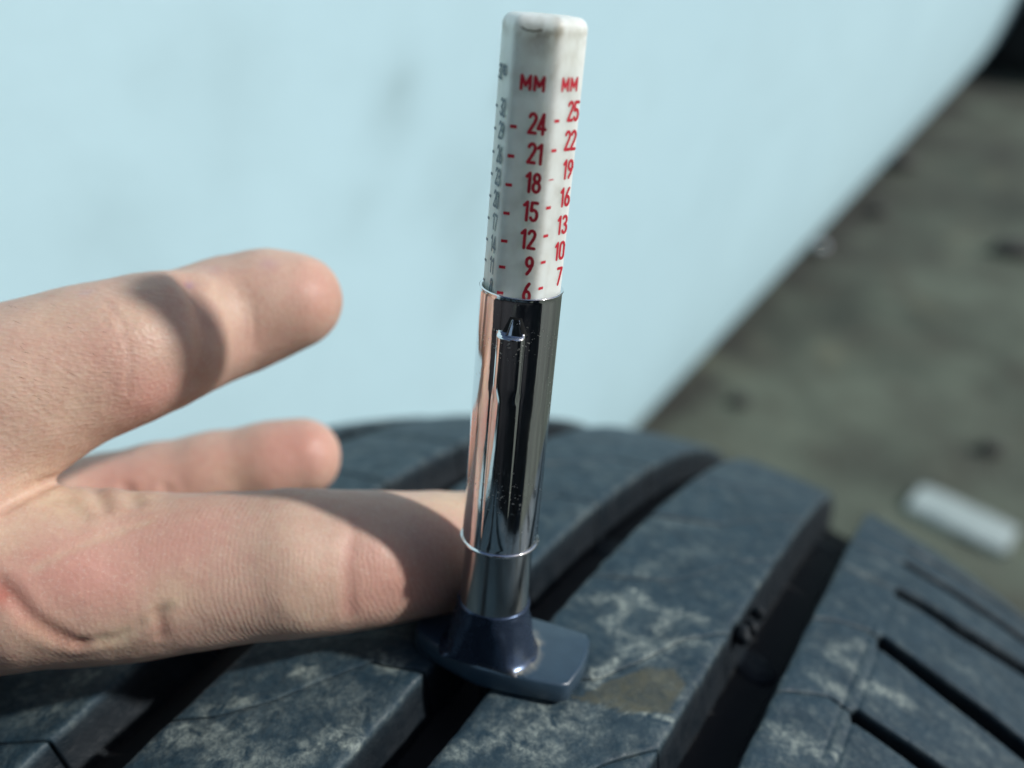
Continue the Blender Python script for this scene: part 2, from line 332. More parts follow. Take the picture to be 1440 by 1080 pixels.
# ---------------------------------------------------------------- the tyre
TA = np.array([0.87672843, -0.45802048, -0.14684854]); TX = np.array([0.46304031, 0.88633722, 0.0]); TZ = np.array([0.13015732, -0.06799679, 0.98915899])
TC = np.array([-19.92633457, 147.62853089, -325.18850165]); TR = 243.824
def prof(u):
    u = np.asarray(u, float); d = u - 20.27
    return TR - d * d / 374.56 - 0.028 * np.clip(u - 72, 0, None) ** 2 - 0.02 * np.clip(-84 - u, 0, None) ** 2
def TP(u, s, h):                             # tread coordinates (mm across, mm along, height) -> gauge frame
    u, s, h = np.broadcast_arrays(np.asarray(u, float), s, h); th = s / TR; r = prof(u) + h
    return TC + u[..., None] * TA + (r * np.sin(th))[..., None] * TX + (r * np.cos(th))[..., None] * TZ
def inv(px, py):                             # tread coordinates of the point seen there
    d = ray(px, py); t = np.linspace(60, 420, 3601); q = t[:, None] * d - TC
    u = q @ TA; rr = np.hypot(q @ TX, q @ TZ); k = int(np.argmax(rr < prof(u))) or int(np.argmin(rr - prof(u)))
    return u[k], math.atan2(q[k] @ TX, q[k] @ TZ) * TR
tyre = empty('tyre', (W(TC)[0], W(TC)[1], 0)); tag(tyre, 'worn black car tyre with dusty tread blocks under the gauge', 'tyre')
# carcass: groove floors and sidewalls
us = np.linspace(-104, 84, 95); pr = [(u, prof(u) - 8.2) for u in us]
left = [(-112, TR - 62), (-118, TR - 85), (-112, TR - 108), (-100, TR - 120), (-92, TR - 122)]
right = [(92, TR - 45), (98, TR - 70), (96, TR - 95), (86, TR - 112), (76, TR - 122), (70, TR - 123)]
inner = [(66, TR - 116), (80, TR - 90), (84, TR - 60), (70, TR - 28), (0, TR - 20), (-80, TR - 34), (-104, TR - 66), (-100, TR - 100), (-92, TR - 122)]
ring = [left[::-1][0]] + left[::-1][1:] + pr + right + inner
ring = np.array(ring); nth = 360; th = np.linspace(0, 2 * np.pi, nth, endpoint=False)
v = TC + ring[None, :, 0, None] * TA + (ring[None, :, 1] * np.sin(th)[:, None])[..., None] * TX + (ring[None, :, 1] * np.cos(th)[:, None])[..., None] * TZ
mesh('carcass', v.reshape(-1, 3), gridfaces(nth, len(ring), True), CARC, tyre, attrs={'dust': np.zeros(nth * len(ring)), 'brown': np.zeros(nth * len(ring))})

# dust smears on the tread, plus a painted highlight along the shoulder rim (pixels of the photo -> tread coordinates)
DUST_LIT = []
def dseg(x0, y0, x1, y1, wd, k):
    a, b = inv(x0, y0), inv(x1, y1); DUST_LIT.append((a[0], a[1], b[0], b[1], wd, k))
for q in ((858, 842, 990, 872, .7, .75), (895, 835, 900, 838, 1.0, .9), (900, 805, 925, 795, 1.0, .5), (850, 880, 880, 850, 1.0, .75), (820, 842, 890, 836, .9, .4), (870, 890, 905, 905, 1.4, .5), (920, 885, 940, 870, 1.0, .55), (955, 900, 990, 905, .9, .55),
          (840, 950, 880, 915, .9, .8), (830, 965, 850, 945, .8, .8), (900, 925, 940, 905, 1.2, .6), (725, 950, 790, 972, .5, 1.0), (760, 945, 800, 975, .45, .9), (850, 985, 940, 1012, .7, .9), (925, 950, 955, 975, 1.1, .55),
          (760, 1000, 820, 1030, 1.8, .5), (700, 1040, 770, 1060, 2.0, .65), (740, 1030, 800, 1020, .8, .7), (640, 1060, 660, 1050, 1.2, .6), (790, 990, 850, 1010, .8, .5), (725, 1010, 735, 1000, .8, .6),
          (290, 1000, 350, 985, .7, .8), (340, 985, 345, 983, .8, .9), (425, 945, 440, 945, 1.0, .8), (450, 990, 470, 985, 1.2, .4), (460, 1040, 500, 1040, 1.5, .9), (400, 1070, 430, 1060, 1.5, .7), (220, 1040, 340, 1030, 1.8, .6), (230, 1035, 260, 1025, 1.2, .7), (530, 925, 560, 940, 1.0, .6),
          (300, 1060, 380, 1065, 1.8, .5), (440, 960, 520, 1000, 2.5, .25), (250, 1000, 400, 1000, 2.5, .25), (100, 960, 150, 940, 1.2, .55), (35, 982, 45, 980, .7, .4),
          (1170, 920, 1200, 935, 1.2, .6), (1150, 955, 1185, 975, 1.2, .5), (1225, 965, 1270, 985, 1.4, .7), (1180, 910, 1210, 905, 1.0, .5), (1090, 1030, 1130, 1040, 1.6, .5), (1110, 1050, 1150, 1055, 1.2, .6), (1235, 790, 1255, 800, 1.6, .35), (1200, 800, 1225, 810, 1.6, .3), (1250, 730, 1290, 745, 2.0, .4),
          (1340, 930, 1370, 950, 2.0, .22), (820, 720, 900, 740, 2.5, .2), (930, 735, 1000, 740, 1.6, .3), (960, 780, 1000, 770, 2.0, .2), (1165, 1060, 1180, 1050, .8, .6), (1300, 700, 1440, 800, 1.5, .35), (600, 960, 605, 985, .4, .8), (505, 895, 560, 885, 1.0, .3),
          (30, 1010, 80, 1000, 2.5, .3), (1360, 1030, 1400, 1060, 2, .25), (1000, 660, 1100, 690, 2.5, .2)):
    dseg(*q)
PATCH = [inv(*a) for a in ((808, 982), (850, 962), (905, 940), (945, 940), (962, 962), (942, 1003), (890, 1004), (850, 994))]
def inpoly(u, s, poly):
    c = np.zeros(u.shape, bool); n = len(poly)
    for i in range(n):
        (x0, y0), (x1, y1) = poly[i], poly[(i + 1) % n]
        c ^= ((y0 > s) != (y1 > s)) & (u < (x1 - x0) * (s - y0) / (y1 - y0 + 1e-12) + x0)
    return c
def dust_lit(u, s):
    n = fbm(u * .55, s * .55, 0, 4, 21); n2 = fbm(u * 1.7, s * 1.1, 0, 4, 31); un = u + 1.4 * n2; sn = s + 1.4 * fbm(u * 1.1, s * 1.7, 5, 3, 41)
    d = 0.13 * np.clip(n * 2.2, 0, 1) + 0.10 * np.clip(n2 * 2, 0, 1)
    for (x0, y0, x1, y1, wd, k) in DUST_LIT:
        if s.max() < min(y0, y1) - 12 or s.min() > max(y0, y1) + 12: continue
        dx, dy = x1 - x0, y1 - y0; t = np.clip(((un - x0) * dx + (sn - y0) * dy) / (dx * dx + dy * dy + 1e-9), 0, 1)
        r2 = (un - x0 - t * dx) ** 2 + (sn - y0 - t * dy) ** 2; d = np.maximum(d, k * np.exp(-r2 / (wd * wd) / 1.3))
    b = inpoly(u + .4 * n2, s + .4 * n, PATCH).astype(float) * (.85 + .3 * n2)
    return np.clip(d, 0, 1), np.clip(b, 0, 1)

def block(uL, uR, sb, st, fine=True, slant=0.0, name='tread_block', cols=None, extra=None):
    """one tread block between two sipes sb(u), st(u): rounded top, walls down into the grooves"""
    um = (uL + uR) / 2; ls = st(np.array([um]))[0] - sb(np.array([um]))[0]
    du = 0.55 if fine else 1.6
    e = 0.45; nu = max(6, int((uR - uL) / du)); ns = max(6, int(ls / du))
    cu = np.linspace(uL + e, uR - e, nu)
    if cols is not None and fine: cu = np.sort(np.concatenate([cu[(np.abs(cu[:, None] - cols[None, :]).min(1) > 0.9)], np.concatenate([cols + k for k in (-.5, -.25, 0, .25, .5)])]))
    cu = np.concatenate([[uL - slant * .0 , uL + .12], cu, [uR - .12, uR]]); nu = len(cu)
    t = np.linspace(0, 1, ns); B, T = sb(cu), st(cu)
    edge = 0.18 / max(ls, 1)
    t = np.concatenate([[0, edge * 1.2], t[1:-1] * (1 - edge * 6) + edge * 3, [1 - edge * 1.2, 1]]); ns = len(t)
    U = np.repeat(cu[:, None], ns, 1); S = B[:, None] + (T - B)[:, None] * t[None, :]
    H = 0.10 * fbm(U * .25, S * .25, uL, 3, 5) + 0.035 * fbm(U * 1.6, S * 1.6, 0, 3, 6)
    du_ = np.minimum(U - uL, uR - U); ds_ = np.minimum(S - B[:, None], T[:, None] - S)
    H = H - 0.42 * np.exp(-(du_ / 0.33)) - 0.10 * np.exp(-(ds_ / 0.15))
    if extra is not None: H = H + extra(U, S)
    nb = 0.22 * fbm(S * .35, U * 0 + uL, 0, 4, 77); U = U + nb * (np.exp(-du_ / 1.0))      # the edges are a little ragged
    top = TP(U, S, H); dd, bb = dust_lit(U, S)
    dd = np.clip(dd + 0.3 * np.exp(-du_ / .25) * np.clip(.3 + fbm(S * .5, U * .3, 1, 3, 8), 0, 1), 0, 1)
    V = [top.reshape(-1, 3)]; Fc = [gridfaces(nu, ns)]; D = [dd.ravel()]; Bq = [bb.ravel()]; Sd = [np.zeros(nu * ns)]
    loop = [(i, 0) for i in range(nu)] + [(nu - 1, j) for j in range(1, ns)] + [(i, ns - 1) for i in range(nu - 2, -1, -1)] + [(0, j) for j in range(ns - 2, 0, -1)]
    li = np.array([i for i, j in loop]); lj = np.array([j for i, j in loop]); n0 = nu * ns; idx = li * ns + lj; prev = idx; nl = len(loop)
    ou = np.where(li == 0, -1.0, 0) + np.where(li == nu - 1, 1.0, 0)
    for lv, (dep, out) in enumerate(((-1.2, .12), (-3.0, .3), (-5.4, .55), (-8.6, 1.1))):
        uu = U[li, lj] + ou * out * (1.0 + (slant if True else 0) * (ou > 0)) + 0.12 * fbm(S[li, lj] * .6, U[li, lj] * .6, dep, 3, 9); ss = S[li, lj]
        V.append(TP(uu, ss, H[li, lj] + dep)); cur = n0 + lv * nl + np.arange(nl)
        Fc.append(np.stack([np.roll(prev, -1), prev, cur, np.roll(cur, -1)], -1)); prev = cur
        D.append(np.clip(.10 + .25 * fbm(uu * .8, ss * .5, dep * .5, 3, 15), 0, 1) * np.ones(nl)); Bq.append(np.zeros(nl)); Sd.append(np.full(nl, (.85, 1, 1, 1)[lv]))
    return np.concatenate(V), np.concatenate(Fc)[:, ::-1], np.concatenate(D), np.concatenate(Bq), np.concatenate(Sd)
def curve(pts):
    x = np.array([p[0] for p in pts]); y = np.array([p[1] for p in pts]); return lambda u: np.interp(u, x, y)
def rib(uL, uR, shapes, gap, s0, s1, slant=0.0, cols=None, extra=None, wide=1.3):
    """shapes: list of sipe curves sorted along s; one block between each two"""
    out = []
    for a, b in zip(shapes[:-1], shapes[1:]):
        ka, kb = [1 + wide * float(sm(8, 32, q(np.array([(uL + uR) / 2]))[0]) * (q(np.array([0.]))[0] < 200)) for q in (a, b)]   # some sipes stand wider open
        lo = (lambda a, k: lambda u: a(u) + gap(u) * k / 2)(a, ka); hi = (lambda b, k: lambda u: b(u) - gap(u) * k / 2)(b, kb)
        out.append((lo, hi))
    for lo, hi in out:
        m = lo(np.array([(uL + uR) / 2]))[0]
        if m < s0 or m > s1: coarse.append((uL, uR, lo, hi)); continue
        V, Fc, D, Bq, Sd = block(uL, uR, lo, hi, slant=slant, cols=cols, extra=extra)
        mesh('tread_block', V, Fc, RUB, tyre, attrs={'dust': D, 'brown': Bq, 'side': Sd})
coarse = []
CIRC = 2 * math.pi * TR
def pitch_fill(known, pitch, shape):
    """extend known sipes (curves) round the whole tyre with shape(u) offsets"""
    cs = list(known); mid = lambda c: c(np.array([0.0]))[0]
    return cs
def run(base_s, shape, jit=0.0):              # sipe curves from a list of offsets
    return [(lambda o: lambda u: shape(u) + o)(o) for o in base_s]
def fullring(vis, pitch):
    lo, hi = vis[0], vis[-1]; rest = CIRC - (hi - lo); n = round(rest / pitch); return list(vis) + [hi + rest * (k + 1) / n for k in range(n)]
thin = lambda u: 0.55 + 0 * u
# rib right of the gauge groove: diagonal sipes
sh4 = curve([(3, 0), (13.8, 7.8), (17.1, 14.6), (20.3, 22.9), (26, 31)])
V4 = [-81, -54, -27, 0.2, 26, 53, 80, 107, 134]
sh4b = curve([(3, 0), (9.5, 3.6), (14, 9), (20, 20), (26, 27)])
rib(3.07, 25.1, run(fullring(V4, 27), sh4), thin, -110, 150, slant=1.6)
# rib left of the gauge groove
sh3 = curve([(-29.4, 0), (-24.6, 3), (-19.9, 8.3), (-16.5, 14.4), (-12.8, 20.6), (-11, 20.9), (-5.6, 23.0)])
V3 = [-112, -83, -54.3, -26, 0.5, 28, 56, 84, 112]
rib(-29.29, -5.73, run(fullring(V3, 28), sh3), thin, -120, 150, slant=1.6)
# rib left of that
sh2 = curve([(-66, 4), (-51.9, 1.5), (-47, .6), (-39, 0)])
V2 = [-120, -92, -64, -37, -14, 10, 37, 64, 92, 120]
sh2n = curve([(-66, -9), (-52, -5), (-47.7, -3.4), (-41.6, 0), (-39, .5)])
r2 = run(fullring(V2, 27), sh2); r2[0:4] = [(lambda o: lambda u: sh2n(u) + o)(o) for o in V2[0:4]]; r2[-1] = (lambda u: sh2n(u) + V2[0] + CIRC)
rib(-66.0, -41.53, r2, thin, -120, 150, slant=2.6)
# far left shoulder
sh1 = curve([(-102, 6), (-74, 0)]); g1 = lambda u: np.where(u < -80, 3.0, 0.5)
rib(-102, -74.5, run(fullring([-100, -75, -50, -25, 0, 25, 50, 75, 100, 125], 25), sh1), g1, -120, 150)
# right shoulder: thin sipes that open into wide slots
c5 = [curve([(34, -50), (44.4, -46), (60, -47), (82, -47)]), curve([(34, -26.5), (41, -22), (44.4, -22), (60, -23), (82, -23)]),
      curve([(34.6, -3.4), (38.8, 0), (41.2, 1.7), (45.2, 1.5), (58, 1.4), (82, 1.4)]), curve([(34.6, 18.3), (38.3, 21.7), (43.3, 24.3), (45, 23.4), (56, 22), (69, 21.4), (82, 21.4)]),
      curve([(34.6, 42), (45.3, 45.8), (50, 46.8), (56.8, 47), (69, 50.8), (82, 52)]), curve([(34.6, 60), (45, 65), (60, 68), (82, 72)]),
      curve([(34.6, 76), (45.3, 80), (53.3, 83.9), (64.7, 87.4), (82, 88)])]
rest5 = fullring([88, CIRC - 47], 25)
r5 = [(lambda o: curve([(34.6, o - 8), (45, o - 5), (60, o - 1), (82, o)]))(o) for o in list(rest5[2:-1])[::1]]
lo, hi = 88.0, CIRC - 47; n5 = round((hi - lo) / 25)
r5 = [(lambda o: curve([(34.6, o - 6), (45, o - 3), (60, o), (82, o)]))(lo + (hi - lo) * (k + 1) / n5) for k in range(n5 - 1)]
g5 = lambda u: 0.5 + 3.0 * sm(44.3, 45.2, u) + 0.9 * sm(46, 60, u)
ln = np.array([43.1, 45.3])
def ex5(U, S):
    m = sm(-14, -8, S) * (1 - sm(24, 30, S)); return -0.28 * m * (np.exp(-((U - 43.2) / .2) ** 2) + np.exp(-((U - 45.2) / .2) ** 2)) - .1 * np.exp(-((U - 44.8) / .3) ** 2)
last = (lambda u: c5[0](u) + CIRC)
rib(34.56, 81.5, c5 + r5 + [last], g5, -60, 150, cols=ln, extra=ex5, wide=.75)
# the blocks below and behind, too many to name singly
VV, FF, DD, BB, SS, off = [], [], [], [], [], 0
for (uL, uR, lo, hi) in coarse:
    V, Fc, D, Bq, Sd = block(uL, uR, lo, hi, fine=False); SS.append(Sd); VV.append(V); FF.append(Fc + off); DD.append(D); BB.append(Bq); off += len(V)
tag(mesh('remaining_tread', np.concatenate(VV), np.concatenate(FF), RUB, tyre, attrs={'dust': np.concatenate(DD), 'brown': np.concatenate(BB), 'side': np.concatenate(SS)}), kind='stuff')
# torn rubber nubs and wear bars on the groove walls
def blob(name, c, r, mat, parent, seed, sc=(1, 1, 1), n=18):
    th = np.linspace(0, 2 * np.pi, n, endpoint=False)[:, None]; ph = np.linspace(0.03, np.pi - .03, 12)[None, :]
    x, y, z = np.sin(ph) * np.cos(th), np.sin(ph) * np.sin(th), np.cos(ph) + 0 * th; k = r * (1 + .3 * fbm(x * 1.5, y * 1.5, z * 1.5, 3, seed))
    v = TP(c[0] + x * k * sc[0], c[1] + y * k * sc[1], c[2] + z * k * sc[2]).reshape(-1, 3)
    return mesh(name, v, gridfaces(n, 12, True), mat, parent, attrs={'dust': np.full(len(v), .3), 'brown': np.zeros(len(v)), 'side': np.full(len(v), 1.0)})
blob('rubber_nub', (27.0, 13.5, -1.6), .8, RUB, tyre, 3, (1.5, .8, 1.5)); blob('rubber_nub', (26.6, 7.0, -2.2), .9, RUB, tyre, 6, (1.7, 1.5, 1.7)); blob('rubber_nub', (27.2, 10.4, -2.8), .9, RUB, tyre, 8, (1.4, .8, 1.5))
for (u, s) in ((29.8, 10.0), (-1.4, 24), (-35.4, 2), (29.8, -42), (-1.4, -44), (29.8, 78)):
    blob('wear_bar', (u, s, -8.5), 2.0, RUB, tyre, 11, (1.9, 2.0, .45))

# ---------------------------------------------------------------- the gauge
def pj(v): d = v @ CF; return 720 + F * (v @ CX) / d, 540 - F * (v @ CU) / d
def zf(py, r):                               # height at which the front of a cylinder of radius r is seen at row py
    z = np.linspace(-100, 0, 4001); q = np.stack([0 * z + AX[0], 0 * z + AX[1] - r, z], 1); y = pj(q)[1]; return float(np.interp(py, y[::-1], z[::-1]))
base = np.array([AX[0], AX[1], -86.6])
gauge = empty('tread_depth_gauge', W(base)); tag(gauge, 'chrome tyre tread depth gauge with white scale bar, standing in the tread', 'tread gauge')
ZT, ZB, SR = -33.5, -66.6, 4.73
# scale bar: rounded hexagon
def hexr(th, a, p=20):
    r = 0
    for k in range(3):
        q = th - (math.radians(-10) + k * math.pi / 3); r = r + (np.abs(np.cos(q)) / a) ** p
    return r ** (-1 / p)
AP = 4.02; zt_bar = zf(36, AP) + 0.9
nth = 192; th = np.linspace(0, 2 * np.pi, nth, endpoint=False)
rows = [(z, 1.0, 0) for z in np.concatenate([np.linspace(-64, -30, 12), np.linspace(-29, zt_bar - 1.5, 60)])]
for k in range(1, 11):
    a = k / 10 * math.pi / 2; rows.append((zt_bar - 1.2 + 1.2 * math.sin(a), None, 1.2 * (1 - math.cos(a))))
rows += [(zt_bar + 0.03, None, 2.0), (zt_bar + .05, None, 3.2), (zt_bar + .05, None, 4.0)]
V = []; GR = []
hr = hexr(th, AP)
for z, k, ins in rows:
    r = hr - ins if ins else hr; r = np.maximum(r, 0.02)
    seam = -0.10 * math.exp(-((z - (zt_bar - 1.75)) / .12) ** 2); r = r + seam
    V.append(np.stack([AX[0] + r * np.sin(th), AX[1] - r * np.cos(th), z + 0 * th], -1))
    d = 0.0 * th + 0.10 + .35 * np.exp(-((zt_bar - 1.6 - z) / .8) ** 2) * (fbm(th * 3, th * 0 + z, 0, 3, 2) > -.2)
    corner = np.exp(-((np.mod(th - math.radians(20) + math.pi, 2 * math.pi) - math.pi) / .10) ** 2)        # worn edge between the two red faces
    corner2 = np.exp(-((np.mod(th - math.radians(-40) + math.pi, 2 * math.pi) - math.pi) / .08) ** 2)
    mid = np.exp(-((np.mod(th - math.radians(-8) + math.pi, 2 * math.pi) - math.pi) / .33) ** 2)
    d = d + .38 * corner + .12 * corner2 + mid * (.38 * math.exp(-((zt_bar - 2.3 - z) / 2.0) ** 2)) + .3 * np.clip(fbm(th * 4, 0 * th + z * .6, 0, 4, 12), 0, 1)
    GR.append(np.clip(d, 0, 1))
V = np.stack(V, 1).reshape(-1, 3); GR = np.stack(GR, 1).ravel(); nr = len(rows)
bar = mesh('scale_bar', V, gridfaces(nth, nr, True), IV, gauge, attrs={'grime': GR}); bar['label'] = 'white hexagonal plastic bar printed with red and grey millimetre scales'

# lettering drawn with strokes, laid on the bar's flats
def arc(cx, cy, rx, ry, a0_, a1_, n=10): return [(cx + rx * math.cos(math.radians(a0_ + (a1_ - a0_) * i / n)), cy + ry * math.sin(math.radians(a0_ + (a1_ - a0_) * i / n))) for i in range(n + 1)]
GL = {'0': [arc(.25, .77, .19, .19, 0, 180) + arc(.25, .23, .19, .19, 180, 360) + [(.44, .77)]],
      '1': [[(.08, .78), (.27, .96), (.27, .02)]],
      '2': [arc(.25, .75, .19, .21, 165, -20, 12) + [(.36, .52), (.05, .04), (.46, .04)]],
      '3': [arc(.24, .75, .19, .21, 150, -80, 12) + [(.22, .53)], [(.22, .53)] + arc(.24, .27, .21, .23, 85, -155, 14)],
      '4': [[(.34, .02), (.34, .97), (.04, .27), (.48, .27)]],
      '5': [[(.43, .95), (.10, .95), (.07, .54)] + arc(.24, .31, .20, .27, 125, -150, 14)],
      '6': [[(.36, .95), (.20, .72)] + arc(.25, .28, .19, .24, 160, 520, 22)],
      '7': [[(.05, .95), (.45, .95), (.19, .02)]],
      '8': [arc(.25, .74, .165, .20, 0, 360, 20), arc(.25, .28, .20, .24, 0, 360, 20)],
      '9': [arc(.25, .70, .19, .24, -20, 340, 22)[::1] + [(.44, .58), (.30, .25), (.14, .05)]],
      'M': [[(.05, .02), (.05, .97), (.33, .28), (.61, .97), (.61, .02)]],
      'N': [[(.06, .02), (.06, .97), (.42, .02), (.42, .97)]], 'D': [[(.06, .03), (.06, .96), (.2, .96)] + arc(.2, .5, .22, .46, 90, -90, 10) + [(.06, .03)]],
      'S': [arc(.24, .73, .18, .21, 20, 250, 12) + arc(.24, .28, .19, .23, 70, -155, 12)], '/': [[(0, 0), (.4, 1)]]}
def strokes(paths, wd):
    """ribbon quads with round ends for each polyline (2-D)"""
    V, Fc = [], []
    for pth in paths:
        pts = np.array(pth, float); keep = [0]
        for i in range(1, len(pts)):
            if np.hypot(*(pts[i] - pts[keep[-1]])) > 1e-3: keep.append(i)
        pts = pts[keep]
        for i in range(len(pts) - 1):
            a, b = pts[i], pts[i + 1]; d = (b - a) / np.hypot(*(b - a)); nn = np.array([-d[1], d[0]]) * wd / 2; o = len(V)
            V += [a + nn, a - nn, b - nn, b + nn]; Fc.append((o, o + 1, o + 2, o + 3))
        for q in pts:
            o = len(V); V += [q + wd / 2 * np.array([math.cos(k * math.pi / 4), math.sin(k * math.pi / 4)]) for k in range(8)]; Fc.append(tuple(range(o, o + 8)))
    return np.array(V), Fc
def flat(face_deg, x, z, lift):               # 2-D on a flat -> gauge frame
    a = math.radians(face_deg); nn = np.array([math.sin(a), -math.cos(a), 0]); t = np.array([math.cos(a), math.sin(a), 0])
    return np.array([AX[0], AX[1], 0]) + nn * (AP + lift) + np.outer(x, t) + np.outer(z, [0, 0, 1])
def write(text, face, x, z, h, sx, wd, mat, name, right=False):
    V, Fc, cur = [], [], 0.0
    for ch in text:
        p = [[(px * sx * h, py * h) for px, py in s] for s in GL[ch]]; v, f = strokes(p, wd)
        v = v + np.array([cur, 0]); o = len(V); V += list(v); Fc += [tuple(i + o for i in q) for q in f]
        cur += ({'M': .86, '1': .46, '4': .56}.get(ch, .55)) * sx * h
    V = np.array(V); x0 = x - (cur - .06 * sx * h) if right else x
    # the overlapping strokes are stepped apart by a hair so no two faces share a plane
    W3 = flat(face, V[:, 0] + x0, V[:, 1] + z, 0.03)
    a = math.radians(face); nn = np.array([math.sin(a), -math.cos(a), 0]); st = np.zeros(len(V))
    for i, q in enumerate(Fc):
        for j in q: st[j] = 0.0009 * i
    W3 = W3 + st[:, None] * nn
    return mesh(name, W3, Fc, mat, bar, smooth=False)
def rowz(py, face, x):                       # height on a flat seen at row py
    z = np.linspace(-60, 0, 3001); q = flat(face, 0 * z + x, z, 0.03); y = pj(q)[1]; return float(np.interp(py, y[::-1], z[::-1]))
MID, RGT, LFT = -10, 50, -70
for m_, py in ((24, 178), (21, 219.5), (18, 260), (15, 300), (12, 339), (9, 375.6), (6, 411.8)):
    z = rowz(py, MID, -1.6)
    write(str(m_), MID, 1.75, z - 0.5, 2.08, .84, .36, INKR, 'scale_number', right=True)
    v, f = strokes([[(-2.0, z), (-1.28, z)]], .34); mesh('scale_mark', flat(MID, v[:, 0], v[:, 1], .028) , f[:1], INKR, bar, smooth=False)
write('MM', MID, -1.25, rowz(125, MID, -1), 1.36, 1.2, .34, INKR, 'scale_unit')
for m_, py in ((25, 170.4), (22, 212), (19, 253), (16, 292.5), (13, 332), (10, 369), (7, 405.6)):
    z = rowz(py, RGT, -1.6); faded = m_ == 19
    write(str(m_), RGT, 1.9, z - .1, 2.0, .86, .34, INKR, 'scale_number', right=True)
    v, f = strokes([[(-1.95, z), (-1.15, z)]], .12 if faded else .32); mesh('scale_mark', flat(RGT, v[:, 0], v[:, 1], .028), f[:1], INKR, bar, smooth=False)
write('MM', RGT, -1.25, rowz(128, RGT, -1), 1.25, 1.3, .32, INKR, 'scale_unit')
for m_, py in ((32, 148), (29, 180), (26, 213), (23, 244), (20, 275), (17, 306), (14, 336), (11, 365), (8, 393)):
    z = rowz(py, LFT, -1.6)
    write(str(m_), LFT, 1.6, z - .75, 1.75, 1.0, .32, INKB, 'scale_number', right=True)
    v, f = strokes([[(-1.9, z), (-1.2, z)]], .3); mesh('scale_mark', flat(LFT, v[:, 0], v[:, 1], .028), f[:1], INKB, bar, smooth=False)
zz = rowz(112, LFT, 0); write('32', LFT, -1.6, zz, 1.5, .8, .26, INKB, 'scale_unit'); write('NDS', LFT, -.3, zz + .5, 1.0, .85, .2, INKB, 'scale_unit')
# scuffs near the top
z0 = rowz(43, MID, 0)
V, Fc = strokes([[(-1.6, z0 + .15), (-1.1, z0 - .05), (-.3, z0 - .1), (.5, z0 + .1)], [(-1.0, z0 - .15), (-.6, z0 - .45), (-.1, z0 - .85)]], .16)
mesh('scuff_mark', flat(MID, V[:, 0], V[:, 1], .02), Fc[:3] + Fc[7:9] if False else Fc[:5], GRM, bar, smooth=False)

# sleeve with a pressed-out ridge
nth, nz = 360, 260; th = np.linspace(-np.pi, np.pi, nth, endpoint=False)
zs = np.linspace(ZT, ZB + .1, nz); T, Z = np.meshgrid(th, zs, indexing='ij')
zr, zs2, zr3 = zf(472, SR), zf(545, SR), zf(775, SR)
ce = math.radians(-9); hw = math.radians(19 if True else 0)
q = (T - ce) / hw
sharp = np.sqrt(np.clip(1 - q * q, 0, 1)) ** .8; soft = np.exp(-(q * 1.15) ** 2 * 1.3)
along = sm(zr + .25, zr - .25, Z); fade = np.clip((Z - zr3) / (zr - zr3), 0, 1) ** .75
kk = 0.3 + 0.7 * sm(zs2 - 2.2, zs2, Z)
Rr = SR + along * (1.05 * (sharp * kk + soft * (1 - kk)) * fade)
Rr += 0.10 * along * kk * -np.exp(-((np.abs(q) - 1.12) / .10) ** 2)
Rr += 0.09 * np.exp(-((ZT - Z) / .25) ** 2) + .03 * np.sin(T * 3 + .5) * sm(ZB, ZT, Z)     # flared mouth, not quite round
V = np.stack([AX[0] + Rr * np.sin(T), AX[1] - Rr * np.cos(T), Z], -1).reshape(-1, 3)
sl_ = mesh('sleeve', V, gridfaces(nth, nz, True)[:, ::-1], CHR, gauge)
lathe('sleeve_mouth', [(SR + .09, ZT), (SR + .06, ZT + .07), (SR - .1, ZT + .10), (SR - .26, ZT + .04), (SR - .32, ZT - .1), (SR - .34, ZT - 1), (SR - .36, ZB)], CHR, sl_, 128)
lathe('sleeve_ring', [(SR + .02, ZB + .30), (SR + .12, ZB + .27), (SR + .24, ZB + .17), (SR + .27, ZB + .02), (SR + .2, ZB - .13), (SR + .02, ZB - .2), (SR - .2, ZB - .17), (SR - .36, ZB - .05)], CHR, sl_, 128)
# the little window above the ridge, pressed tongue over a black sheet standing in for the shade inside
za, zb_ = zf(449, SR), zf(468, SR)
def wrap(pts, r): return np.array([(AX[0] + r_ * math.sin(math.radians(a)), AX[1] - r_ * math.cos(math.radians(a)), z) for (a, z, r_) in [(p[0], p[1], r + (p[2] if len(p) > 2 else 0)) for p in pts]])
def patch(name, hw_top, hw_bot, z1, z0_, r0, r1, mat, c=-4, n=13, m=8):
    V = []
    for i in range(m):
        t = i / (m - 1); z = z1 + (z0_ - z1) * t; h = hw_top + (hw_bot - hw_top) * t
        for j in range(n): V.append((c + h * (2 * j / (n - 1) - 1), z, r0 + (r1 - r0) * t + (0.0 if 0 < j < n - 1 else -.03)))
    return mesh(name, wrap(V, 0), gridfaces(m, n)[:, ::-1], mat, sl_)
patch('slot_shade', 8, 18, za + .15, zb_ - .3, SR + .05, SR + .07, BLK)
patch('slot_tongue', 5, 11, za - .1, zb_ - .5, SR + .08, SR + .45, CHR)

